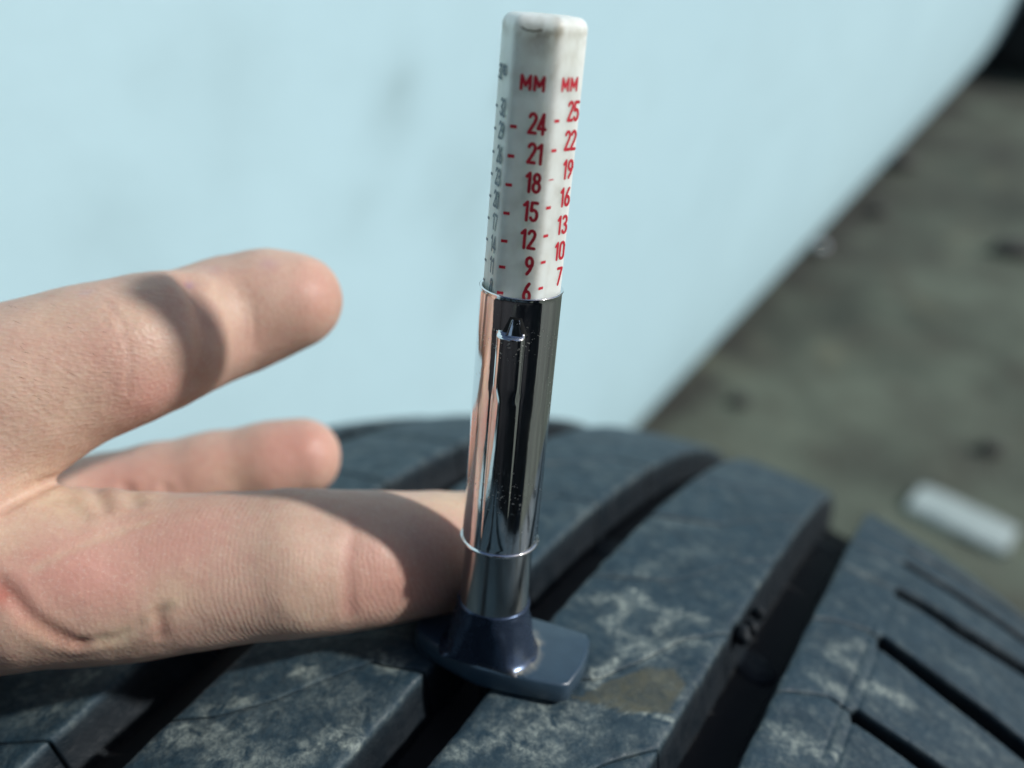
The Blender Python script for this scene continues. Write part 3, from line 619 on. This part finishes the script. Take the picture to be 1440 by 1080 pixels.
# lower tube, flared collar, foot
zc = zf(872, 4.5)
lathe('inner_tube', [(4.28, ZB + 3), (4.28, ZB - 2), (4.36, -72), (4.45, zc + .6), (4.5, zc)], CHI, gauge, 128)
TOPZ = -83.5
n = 128; th = np.linspace(0, 2 * np.pi, n, endpoint=False); pc = [(4.42, zc + .32), (4.58, zc + .3), (4.72, zc + .15), (4.76, zc - .1), (4.70, zc - .4), (4.72, zc - .9), (4.9, zc - 1.9), (5.25, zc - 2.9), (5.8, TOPZ + .7), (6.5, TOPZ + .15), (6.9, TOPZ - .15)]
V, D = [], []
for (r, z) in pc:
    lx, ly = r * np.sin(th), -r * np.cos(th); px_, py_ = lx * .956 - ly * .292, lx * .292 + ly * .956
    py_ = np.where(py_ < -4.5, -4.5 + (py_ + 4.5) * .05, py_); lx, ly = px_ * .956 + py_ * .292, -px_ * .292 + py_ * .956
    V.append(np.stack([AX[0] + lx, AX[1] + ly, z + 0 * th], -1)); D.append(np.clip((np.sin(th) > -.3) * sm(6.3, 7.2, r + .4 * fbm(th * 6, z + 0 * th, 0, 4, 2)) * (.6 + .9 * fbm(th * 3, 0 * th + z, 0, 3, 5)), 0, 1))
mesh('collar', np.stack(V, 1).reshape(-1, 3), gridfaces(n, len(pc), True)[:, ::-1], COLR, gauge, attrs={'dust': np.stack(D, 1).ravel()})
wl_ = [(0, -4.9), (4.5, -4.6), (11.0, -3.6), (11.9, -2.9), (12.5, 1.0), (12.5, 4.1), (12.0, 7.0), (11.3, 8.0), (5.4, 8.4), (0, 8.4), (-5.4, 8.4), (-9.6, 7.9), (-10.6, 7.2), (-11.0, 4.2), (-11.0, 1.8), (-10.6, -.4), (-9.6, -1.6), (-5.4, -3.4)]
wing = [(x * .956 + y * .292, -x * .292 + y * .956) for x, y in wl_]
pts = np.array(wing, float); cm = pts.mean(0)
def foot_ring(k, z): return np.concatenate([cm + (pts - cm) * (1 - k / 10) + AX, np.full((len(pts), 1), z)], 1)
rings = [foot_ring(9.9, TOPZ + .02), foot_ring(6, TOPZ + .015), foot_ring(.55, TOPZ), foot_ring(.25, TOPZ - .05), foot_ring(.06, TOPZ - .2), foot_ring(0, TOPZ - .5), foot_ring(0, TOPZ - 2.7), foot_ring(.3, TOPZ - 3.05), foot_ring(9.9, TOPZ - 3.1)]
V = np.stack(rings, 1).reshape(-1, 3)
rr = np.hypot(V[:, 0] - AX[0], V[:, 1] - AX[1]); dz = np.clip(1 - np.abs(rr - 7.0) / .9, 0, 1) * (V[:, 2] > TOPZ - .1)
# subdivided top so that the dust ring can sit on it
mesh('foot_plate', V, gridfaces(len(pts), len(rings), True), FOOT, gauge, attrs={'dust': 0 * dz}, smooth=False)
n = 128; th = np.linspace(0, 2 * np.pi, n, endpoint=False); V = []; D = []
for k, (r, z) in enumerate([(6.2, TOPZ + .3), (6.6, TOPZ + .14), (7.0, TOPZ + .05), (7.7, TOPZ + .005)]):
    rr = r + (k > 0) * .35 * fbm(th * 5, th * 0, 0, 4, 3); V.append(np.stack([AX[0] + rr * np.sin(th), AX[1] - rr * np.cos(th), z - .0 * th], -1)); D.append((1 - k / 3) * sm(-.6, .1, np.sin(th)) * (.45 + .8 * np.clip(fbm(th * 7, th * 0 + k, 0, 3, 6), -1, 1)))
V = np.stack(V, 1); sel = gridfaces(n, 4, True)[:, ::-1]; inx = (((V[..., 0] - AX[0]) * .292 + (V[..., 1] - AX[1]) * .956) > -4.3).ravel() & (V[..., 0] > AX[0] - 3).ravel()
sel = sel[[bool(inx[f].all()) for f in sel]]
mesh('dust_film', V.reshape(-1, 3), sel, FOOT, gauge, attrs={'dust': np.clip(np.stack(D, 1).ravel(), 0, 1)})
lathe('probe_pin', [(0.9, -86), (.9, -93.2), (.5, -93.9), (.02, -94)], CHI, gauge, 24)

# ---------------------------------------------------------------- the hand: one continuous body from a distance field
def chain(pts, k=2.0): return ([(P(a, b, Y), r) for a, b, Y, r in pts], k)
THUMB = chain([(418, 422, 136, 6.63), (380, 427, 135.5, 7.49), (340, 440, 134.5, 8.03), (300, 453, 132.5, 8.15), (262, 468, 128, 8.29), (215, 482, 122.5, 8.98), (160, 500, 119, 9.39), (100, 518, 117, 9.85), (40, 543, 115, 10.58), (0, 562, 113.5, 11.2), (-90, 625, 109, 12.22), (-190, 700, 103, 13.63)])
INDEX = chain([(668, 768, 121.8, 7.95), (600, 778, 118.5, 8.25), (545, 783, 115, 8.53), (500, 787, 112.8, 8.82), (450, 790, 111.2, 9.07), (400, 792, 110.0, 9.39), (320, 799, 108.8, 9.57), (250, 806, 107.6, 9.83), (190, 812, 106.6, 10.12), (130, 812, 105.6, 10.51), (60, 812, 104.5, 10.9), (0, 815, 103.5, 11.15), (-110, 805, 102, 13.0), (-220, 780, 100, 14.5)])
MIDDLE = chain([(424, 643, 145, 6.5), (380, 653, 144, 6.8), (300, 673, 142.5, 7.4), (220, 695, 140.5, 8.1), (150, 715, 138, 8.6), (60, 735, 133, 9.4), (-60, 755, 124, 10.5), (-200, 770, 112, 12)])
RING = chain([(-90, 840, 150, 6.5), (-150, 815, 150, 7.5), (-200, 790, 140, 8.3), (-260, 780, 122, 10)])
LITTLE = chain([(-180, 900, 150, 5.5), (-230, 870, 150, 6.4), (-290, 850, 140, 7.2), (-330, 820, 122, 9)])
PALM = ([(P(-180, 735, 103), 15), (P(-300, 770, 104), 19), (P(-420, 800, 106), 20), (P(-620, 850, 108), 19)], 3)
PALM2 = ([(P(-230, 800, 112), 12), (P(-340, 830, 118), 15), (P(-450, 850, 116), 16)], 3)
WRIST = ([(P(-620, 850, 108), 19), (P(-800, 900, 108), 19), (P(-1000, 950, 108), 21), (P(-1250, 1010, 108), 24)], 3)
def smin(a, b, k): h = np.clip(0.5 + 0.5 * (b - a) / k, 0, 1); return b + (a - b) * h - k * h * (1 - h)
def sd_seg(p, a, b, ra, rb):
    ab = b - a; t = np.clip(((p - a) @ ab) / (ab @ ab), 0, 1); d = p - a - t[..., None] * ab
    return np.sqrt((d ** 2).sum(-1)) - (ra + (rb - ra) * t)
chains = [THUMB, INDEX, MIDDLE, RING, LITTLE, PALM, PALM2, WRIST]
allp = np.array([q for c, _ in chains for q, r in c]); lo = allp.min(0) - 28; hi = allp.max(0) + 12
lo[0] = -235
def surface(chains, lo, hi, st, blends, pad=7):
    gx, gy, gz = (np.arange(lo[i], hi[i], st) for i in range(3)); shp = (len(gx), len(gy), len(gz)); D = np.full(shp, 900.0)
    for ci, (c, k) in enumerate(chains):
        Dc = np.full(shp, 900.0)
        for (a, ra), (b, rb) in zip(c[:-1], c[1:]):
            m = max(ra, rb) + pad; l = np.minimum(a, b) - m; h = np.maximum(a, b) + m
            sx = slice(*np.searchsorted(gx, (l[0], h[0]))); sy = slice(*np.searchsorted(gy, (l[1], h[1]))); sz = slice(*np.searchsorted(gz, (l[2], h[2])))
            if sx.start >= sx.stop or sy.start >= sy.stop or sz.start >= sz.stop: continue
            g = np.stack(np.meshgrid(gx[sx], gy[sy], gz[sz], indexing='ij'), -1)
            Dc[sx, sy, sz] = smin(Dc[sx, sy, sz], sd_seg(g, a, b, ra, rb), k)
        D = smin(D, Dc, blends[ci])
    # surface nets
    s = D < 0; nx, ny, nz_ = shp
    c8 = [s[i:nx - 1 + i, j:ny - 1 + j, k:nz_ - 1 + k] for i in (0, 1) for j in (0, 1) for k in (0, 1)]
    tot = sum(c.astype(np.int8) for c in c8); act = (tot > 0) & (tot < 8); ids = np.full(act.shape, -1); ids[act] = np.arange(act.sum())
    I, J, K = np.nonzero(act); acc = np.zeros((len(I), 3)); cnt = np.zeros(len(I))
    cs = [(i, j, k) for i in (0, 1) for j in (0, 1) for k in (0, 1)]
    for a in range(8):
        for b in range(a + 1, 8):
            if sum(abs(cs[a][t] - cs[b][t]) for t in range(3)) != 1: continue
            va = D[I + cs[a][0], J + cs[a][1], K + cs[a][2]]; vb = D[I + cs[b][0], J + cs[b][1], K + cs[b][2]]
            x = (va < 0) != (vb < 0); t = np.where(x, va / np.where(x, va - vb, 1), 0)
            for d in range(3): acc[:, d] += np.where(x, cs[a][d] + t * (cs[b][d] - cs[a][d]), 0)
            cnt += x
    V = np.stack([I, J, K], 1) + acc / cnt[:, None]; V = V * st + np.array([gx[0], gy[0], gz[0]])
    Fc = []
    for ax in range(3):
        sl0 = [slice(None)] * 3; sl1 = [slice(None)] * 3; sl0[ax] = slice(0, -1); sl1[ax] = slice(1, None)
        ch = s[tuple(sl0)] != s[tuple(sl1)]; flip = s[tuple(sl0)]
        i, j, k = np.nonzero(ch); e = np.stack([i, j, k], 1); o = [a for a in range(3) if a != ax]
        ok = (e[:, o[0]] > 0) & (e[:, o[1]] > 0) & (e[:, o[0]] < shp[o[0]] - 1) & (e[:, o[1]] < shp[o[1]] - 1); e = e[ok]; fl = flip[i[ok], j[ok], k[ok]]
        def at(d0, d1): q = e.copy(); q[:, o[0]] += d0; q[:, o[1]] += d1; return ids[q[:, 0], q[:, 1], q[:, 2]]
        quad = np.stack([at(-1, -1), at(0, -1), at(0, 0), at(-1, 0)], 1)
        if ax == 1: fl = ~fl
        quad[~fl] = quad[~fl][:, ::-1]; Fc.append(quad)
    return V, np.concatenate(Fc)
HV, HF = surface(chains, lo, hi, 0.62, (2.5, 2.0, 2.0, 2.5, 2.5, 5, 5, 5))
# smooth
def smooth(V, Fc, it, lam=.5):
    e = np.concatenate([Fc[:, [0, 1]], Fc[:, [1, 2]], Fc[:, [2, 3]], Fc[:, [3, 0]]]); n = len(V)
    for _ in range(it):
        acc = np.zeros_like(V); c = np.bincount(e[:, 0], minlength=n) + np.bincount(e[:, 1], minlength=n)
        for d in range(3): acc[:, d] = np.bincount(e[:, 0], V[e[:, 1], d], n) + np.bincount(e[:, 1], V[e[:, 0], d], n)
        V = V + lam * (acc / np.maximum(c, 1)[:, None] - V)
    return V
HV = smooth(HV, HF, 8)
def normals(V, Fc):
    fn = np.cross(V[Fc[:, 2]] - V[Fc[:, 0]], V[Fc[:, 3]] - V[Fc[:, 1]]); N = np.zeros_like(V)
    for c in range(4):
        for d in range(3): N[:, d] += np.bincount(Fc[:, c], fn[:, d], len(V))
    return N / np.maximum(np.linalg.norm(N, axis=1), 1e-9)[:, None]
HN = normals(HV, HF)
bvh = BVHTree.FromPolygons([tuple(x) for x in HV.tolist()], HF.tolist())
def hit(px, py):
    d = ray(px, py); q = bvh.ray_cast((0, 0, 0), tuple(d / np.linalg.norm(d)))
    return None if q[0] is None else np.array(q[0])
def near_idx(c, r): return np.nonzero(((HV - c) ** 2).sum(1) < r * r)[0]
def along_line(pts, n=None):
    out = []
    for (x0, y0), (x1, y1) in zip(pts[:-1], pts[1:]):
        k = max(2, int(math.hypot(x1 - x0, y1 - y0) / 8))
        for i in range(k):
            h = hit(x0 + (x1 - x0) * i / k, y0 + (y1 - y0) * i / k)
            if h is not None: out.append(h)
    return np.array(out)
disp = np.zeros(len(HV)); A_ = {k: np.zeros(len(HV)) for k in ('pink', 'pale', 'red', 'violet', 'ridge', 'hide')}
def dist_line(L, R):
    d = np.full(len(HV), 1e9)
    if len(L) == 0: return d
    idx = np.nonzero(((HV > L.min(0) - R) & (HV < L.max(0) + R)).all(1))[0]; dd = np.full(len(idx), 1e9)
    for a, b in zip(L[:-1], L[1:]):
        if np.linalg.norm(b - a) > 6: continue
        ab = b - a; t = np.clip(((HV[idx] - a) @ ab) / (ab @ ab + 1e-9), 0, 1); dd = np.minimum(dd, np.linalg.norm(HV[idx] - a - t[:, None] * ab, axis=1))
    d[idx] = dd; return d
def crease(pts, wd, dep, col=None, k=0.0, cw=2.0):
    d = dist_line(along_line(pts), wd * 4 + 2); disp[:] -= dep * np.exp(-(d / wd) ** 2)
    disp[:] += dep * .25 * np.exp(-((d - wd * 2.2) / wd) ** 2)
    if col: A_[col][:] = np.maximum(A_[col], k * np.exp(-(d / (wd * cw)) ** 2))
def spot(px, py, r, key, k, bulge=0.0):
    if key == 'pink': k *= .8
    h = hit(px, py)
    if h is None: return
    d2 = ((HV - h) ** 2).sum(1); g = np.exp(-d2 / r ** 2)
    if key: A_[key][:] = np.clip(A_[key] + k * g, 0, 1)
    if bulge: disp[:] += bulge * g
# creases and fat pads
crease([(264, 398), (282, 430), (290, 470), (286, 510), (274, 545)], 1.5, .8, 'red', .12, 1.6)
crease([(150, 425), (172, 460), (182, 500), (180, 560)], .35, .16)
crease([(143, 440), (165, 480), (172, 530)], .3, .12)
crease([(340, 395), (352, 420), (358, 450), (356, 500)], .3, .12); crease([(330, 395), (345, 430), (348, 470)], .25, .08)
crease([(497, 735), (490, 780), (488, 830), (492, 872)], .6, .12, 'pink', .25, 1.5)
crease([(0, 822), (22, 842), (45, 868), (80, 890), (118, 908)], .8, .38, 'red', .4, 1.8)
crease([(118, 902), (160, 898), (190, 885), (215, 868), (240, 850)], .7, .3, 'pale', .3, 1.6)
crease([(222, 862), (228, 885), (224, 905)], .6, .2, 'red', .25, 1.3)
crease([(50, 800), (110, 770), (160, 750), (220, 728)], .5, .14, 'pale', .35, 1.2)
crease([(60, 700), (90, 705), (128, 730)], .8, .3); crease([(128, 682), (140, 700), (150, 725)], .8, .4); crease([(176, 685), (186, 700), (196, 715)], .8, .35, None); crease([(232, 686), (238, 697)], .7, .25)
crease([(0, 714), (35, 696), (75, 676)], .8, .6, 'red', .15, 1.2)
for k in range(5):
    xo = (k - 2) * 7 + random.uniform(-2, 2)
    crease([(497 + xo, 720), (491 + xo * .8, 780), (489 + xo * .7, 830), (493 + xo * .8, 878)], .22, .07)
    crease([(212 + xo * 1.3, 730), (205 + xo, 790), (206 + xo, 850), (212 + xo, 890)], .25, .06)
    crease([(338 + xo, 385), (349 + xo, 420), (354 + xo, 460), (350 + xo, 505)], .22, .08)
    crease([(150 + xo * 1.5, 420), (170 + xo * 1.5, 470), (176 + xo * 1.5, 530), (170 + xo * 1.5, 585)], .22, .08)
    crease([(120 + xo * 5, 640 - k), (70 + xo * 4, 655), (20 + xo * 3, 672)], .25, .05)
for q in ((215, 470, 4.5, .5), (200, 560, 4, .25), (545, 780, 4.5, .55), (420, 790, 5, .2), (100, 830, 6, .5), (410, 440, 6, .35), (100, 690, 3, .35), (160, 692, 2.5, .4), (210, 695, 2.2, .3), (20, 900, 5, .6), (445, 880, 3, .3), (30, 470, 6, .3)): spot(q[0], q[1], q[2], None, 0, q[3])
# colour patches; pale ones on the fingertip and thumb bulge paint highlights
for q in ((452, 420, 4.5, 'red', .22), (440, 395, 4, 'pink', .3), (345, 395, 3, 'pink', .3), (150, 500, 4, 'pink', .35), (200, 560, 4, 'pink', .45), (190, 585, 3, 'pink', .2), (355, 480, 3.5, 'pink', .3), (60, 500, 3.5, 'pink', .2), (235, 545, 3, 'pink', .3),
          (80, 560, 6, 'pale', .25), (320, 420, 3.5, 'pale', .25), (80, 440, 4, 'pale', .2), (200, 450, 3, 'pale', .3),
          (100, 790, 5, 'pink', .42), (60, 830, 5, 'pink', .35), (150, 840, 5, 'pink', .3), (200, 800, 6, 'pink', .25), (250, 770, 5, 'pink', .3), (300, 740, 4, 'pink', .2), (520, 790, 3.5, 'pink', .4), (500, 850, 3, 'pink', .45), (560, 830, 4, 'pink', .45), (620, 760, 5, 'pink', .35), (610, 830, 5, 'red', .25), (20, 780, 3, 'pink', .4),
          (640, 700, 3.5, 'pale', .8), (600, 705, 3, 'pale', .4), (110, 710, 4, 'pale', .6), (60, 700, 4, 'pale', .5), (10, 760, 3, 'pale', .5), (200, 700, 3, 'pale', .5), (60, 890, 3, 'pale', .4), (160, 900, 3, 'pale', .6), (240, 840, 3, 'pale', .5), (400, 740, 5, 'pale', .2), (440, 860, 5, 'pale', .25), (0, 840, 1.2, 'red', .5),
          (430, 620, 6, 'pink', .45), (380, 640, 7, 'pink', .35), (300, 660, 7, 'pink', .3), (220, 670, 7, 'pink', .35), (460, 640, 4, 'red', .15), (440, 590, 3, 'pale', .25), (150, 678, 6, 'pink', .5), (335, 672, 3, 'pale', .3),
          (268, 397, .55, 'violet', .7), (378, 372, 1.2, 'violet', .25), (120, 412, .9, 'violet', .25), (300, 380, 1.5, 'violet', .15)):
    spot(*q)
# which skin is ridged (palm side) and which is finely lined (side of the hand)
pyv = pj(HV)[1] if False else None
d = HV @ CF; PX = 720 + F * (HV @ CX) / d; PY = 540 - F * (HV @ CU) / d
isidx = np.zeros(len(HV)); dI = np.full(len(HV), 1e9); dT = np.full(len(HV), 1e9)
for (c, arr) in ((INDEX[0], dI), (THUMB[0], dT)):
    for (a, ra), (b, rb) in zip(c[:-1], c[1:]): arr[:] = np.minimum(arr, sd_seg(HV, a, b, ra, rb))
fi = sm(1.0, -1.0, dI - dT)
A_['ridge'] = fi * sm(150, 330, PX) * .9 + fi * .35 + (1 - fi) * sm(300, 400, PX) * .5
A_['hide'] = (1 - fi) * (1 - sm(200, 320, PX)) + fi * .15 * (1 - sm(150, 260, PX))
# larger soft irregularity, fine folds
disp += 0.22 * fbm(HV[:, 0] * .16, HV[:, 1] * .16, HV[:, 2] * .16, 3, 50) + 0.05 * fbm(HV[:, 0] * .6, HV[:, 1] * .6, HV[:, 2] * .6, 3, 60)
HV = HV + HN * disp[:, None]
hb_ = W(np.array([HV[:, 0].mean(), HV[:, 1].mean(), HV[:, 2].min()]))
hand = mesh('hand', HV, HF, SKIN, None, origin=hb_, attrs={k: np.clip(a, 0, 1) for k, a in A_.items()})
tag(hand, 'bare hand from the left, thumb raised, forefinger lying on the tyre against the gauge', 'hand')
# a few short fine hairs on the thumb's side
HM = Mat('hair', (0.16, 0.10, 0.06), 0.5).m; V, Fc = [], []
bvh = BVHTree.FromPolygons([tuple(x) for x in HV.tolist()], HF.tolist())
for i in range(26):
    px, py = random.uniform(2, 150), random.uniform(420, 560)
    h0, h1 = hit(px, py), hit(px + random.uniform(6, 15), py + random.uniform(1, 8))
    if h0 is None or h1 is None: continue
    o = len(V); up = -ray(px, py) / np.linalg.norm(ray(px, py)); w_ = .015
    m = (h0 + h1) / 2 + up * .12; e = h1 + up * .10; V += [h0 + CU * w_, h0 - CU * w_, m + CU * w_, m - CU * w_, e + up * .02]
    Fc += [(o, o + 1, o + 3, o + 2), (o + 2, o + 3, o + 4)]
hr_ = mesh('hair', np.array(V), Fc, HM, None, origin=hb_, smooth=False); hr_.location = (0, 0, 0); hr_.parent = hand
tag(hr_, kind='stuff')

# ---------------------------------------------------------------- the photographer, seen only as a dark reflection in the chrome
def ch(pts, k=40): return ([(np.array(p[:3], float), p[3]) for p in pts], k)
wr = W(P(-1000, 950, 108)) * 1000
TORSO = ch([(60, -600, 300, 130), (50, -570, 450, 125), (30, -520, 620, 135), (20, -480, 730, 120)], 60)
SHO = ch([(-150, -470, 760, 62), (20, -465, 775, 78), (190, -470, 760, 62)], 40)
NECK = ch([(15, -455, 820, 55), (5, -425, 900, 52)], 25)
HEAD = ch([(0, -425, 950, 76), (0, -405, 985, 84), (0, -440, 1010, 86)], 30)
NOSE = ch([(0, -335, 968, 7), (0, -318, 945, 13)], 12)
EARL, EARR = ch([(-84, -420, 965, 12), (-86, -422, 945, 9)], 10), ch([(84, -420, 965, 12), (86, -422, 945, 9)], 10)
ARML = ch([(-165, -470, 750, 60), (-270, -330, 590, 52), (-300, -180, 500, 48), (-262, -40, 470, 42), tuple(wr + np.array([-55, -20, 0])) + (36,)], 30)
ARMR = ch([(205, -470, 750, 60), (310, -380, 560, 52), (330, -300, 500, 46), (300, -200, 530, 38), (270, -140, 560, 34)], 30)
LEGL = ch([(-30, -590, 300, 105), (-210, -380, 420, 85), (-260, -280, 450, 72), (-270, -350, 260, 62), (-270, -430, 90, 48)], 40)
FOOTL = ch([(-270, -430, 62, 48), (-275, -330, 48, 42), (-280, -230, 42, 36)], 20)
LEGR = ch([(150, -590, 300, 105), (270, -400, 400, 92), (330, -290, 430, 76), (330, -360, 250, 62), (325, -450, 90, 48)], 40)
FOOTR = ch([(325, -450, 62, 48), (330, -350, 48, 42), (335, -250, 42, 36)], 20)
LAP_FILL = ch([(-240, -360, 430, 80), (0, -400, 380, 100), (300, -340, 420, 80)], 40)  # fill between the knees, added to widen the dark reflection in the sleeve
PALMR = ch([(262, -118, 566, 22), (235, -70, 580, 24), (222, -52, 586, 20)], 12)
FING = [ch([(212 + i * 11, -50 + i * 2, 598 - i * 13, 9), (190 + i * 10, -22 + i * 3, 606 - i * 15, 8), (165 + i * 10, -22 + i * 2, 604 - i * 15, 7)], 5) for i in range(4)] + [ch([(232, -88, 602, 11), (205, -70, 622, 9), (185, -50, 628, 8)], 5)]
PC = [TORSO, SHO, NECK, HEAD, NOSE, EARL, EARR, ARML, ARMR, LEGL, FOOTL, LEGR, FOOTR, PALMR, LAP_FILL] + FING
BV, BF = surface(PC, np.array([-390., -800, 2]), np.array([420., 90, 1120]), 9.0, (40, 40, 25, 25, 12, 10, 10, 30, 30, 40, 15, 40, 15, 12, 40, 5, 5, 5, 5, 5), pad=60)
BV[:, 1] += 110 * sm(-60, -200, BV[:, 1]); BV = smooth(BV, BF, 2); BN = normals(BV, BF)
x, y, z = BV.T.copy(); y = y - 110 * sm(50, -90, y)
cloth = ((z < 850) & ~((x > 150) & (y > -128))).astype(float); hairm = ((z > 985) | ((z > 900) & (y < -440)) | (z > 1040)) & (z > 880) & ~((y > -370) & (z < 1030))
BV = BV + BN * (cloth * (6 * fbm(x * .012, y * .012, z * .02, 3, 5) + 4))[:, None]
for ex in (-30, 30): g = np.exp(-(((x - ex) / 13) ** 2 + ((z - 978) / 9) ** 2)) * (y > -400); BV = BV - BN * (g * 9)[:, None]
g = np.exp(-((x / 24) ** 2 + ((z - 915) / 4) ** 2)) * (y > -400); BV = BV - BN * (g * 5)[:, None]
Q = Mat('clothing', (0.01, 0.01, 0.012), 0.9)
qc = Q.mix(Q.noise(60, 4), (0.006, 0.006, 0.008), (0.014, 0.014, 0.017)); qc = Q.mix(Q.attr('trousers'), qc, (0.012, 0.016, 0.03))
qc = Q.mix(Q.attr('bare'), qc, (0.5, 0.32, 0.24)); qc = Q.mix(Q.attr('hairy'), qc, (0.02, 0.013, 0.01)); Q.color(qc); Q.bump(Q.noise(300), .001, .4)
pm = mesh('person', BV / 1000, BF, Q.m, None, world=True, origin=np.array([0.05, -0.5, 0.0]), attrs={'bare': 1 - cloth, 'hairy': hairm.astype(float), 'trousers': (z < 380).astype(float)})
tag(pm, 'person in a black jacket crouching behind the camera, reflected in the chrome sleeve', 'person')
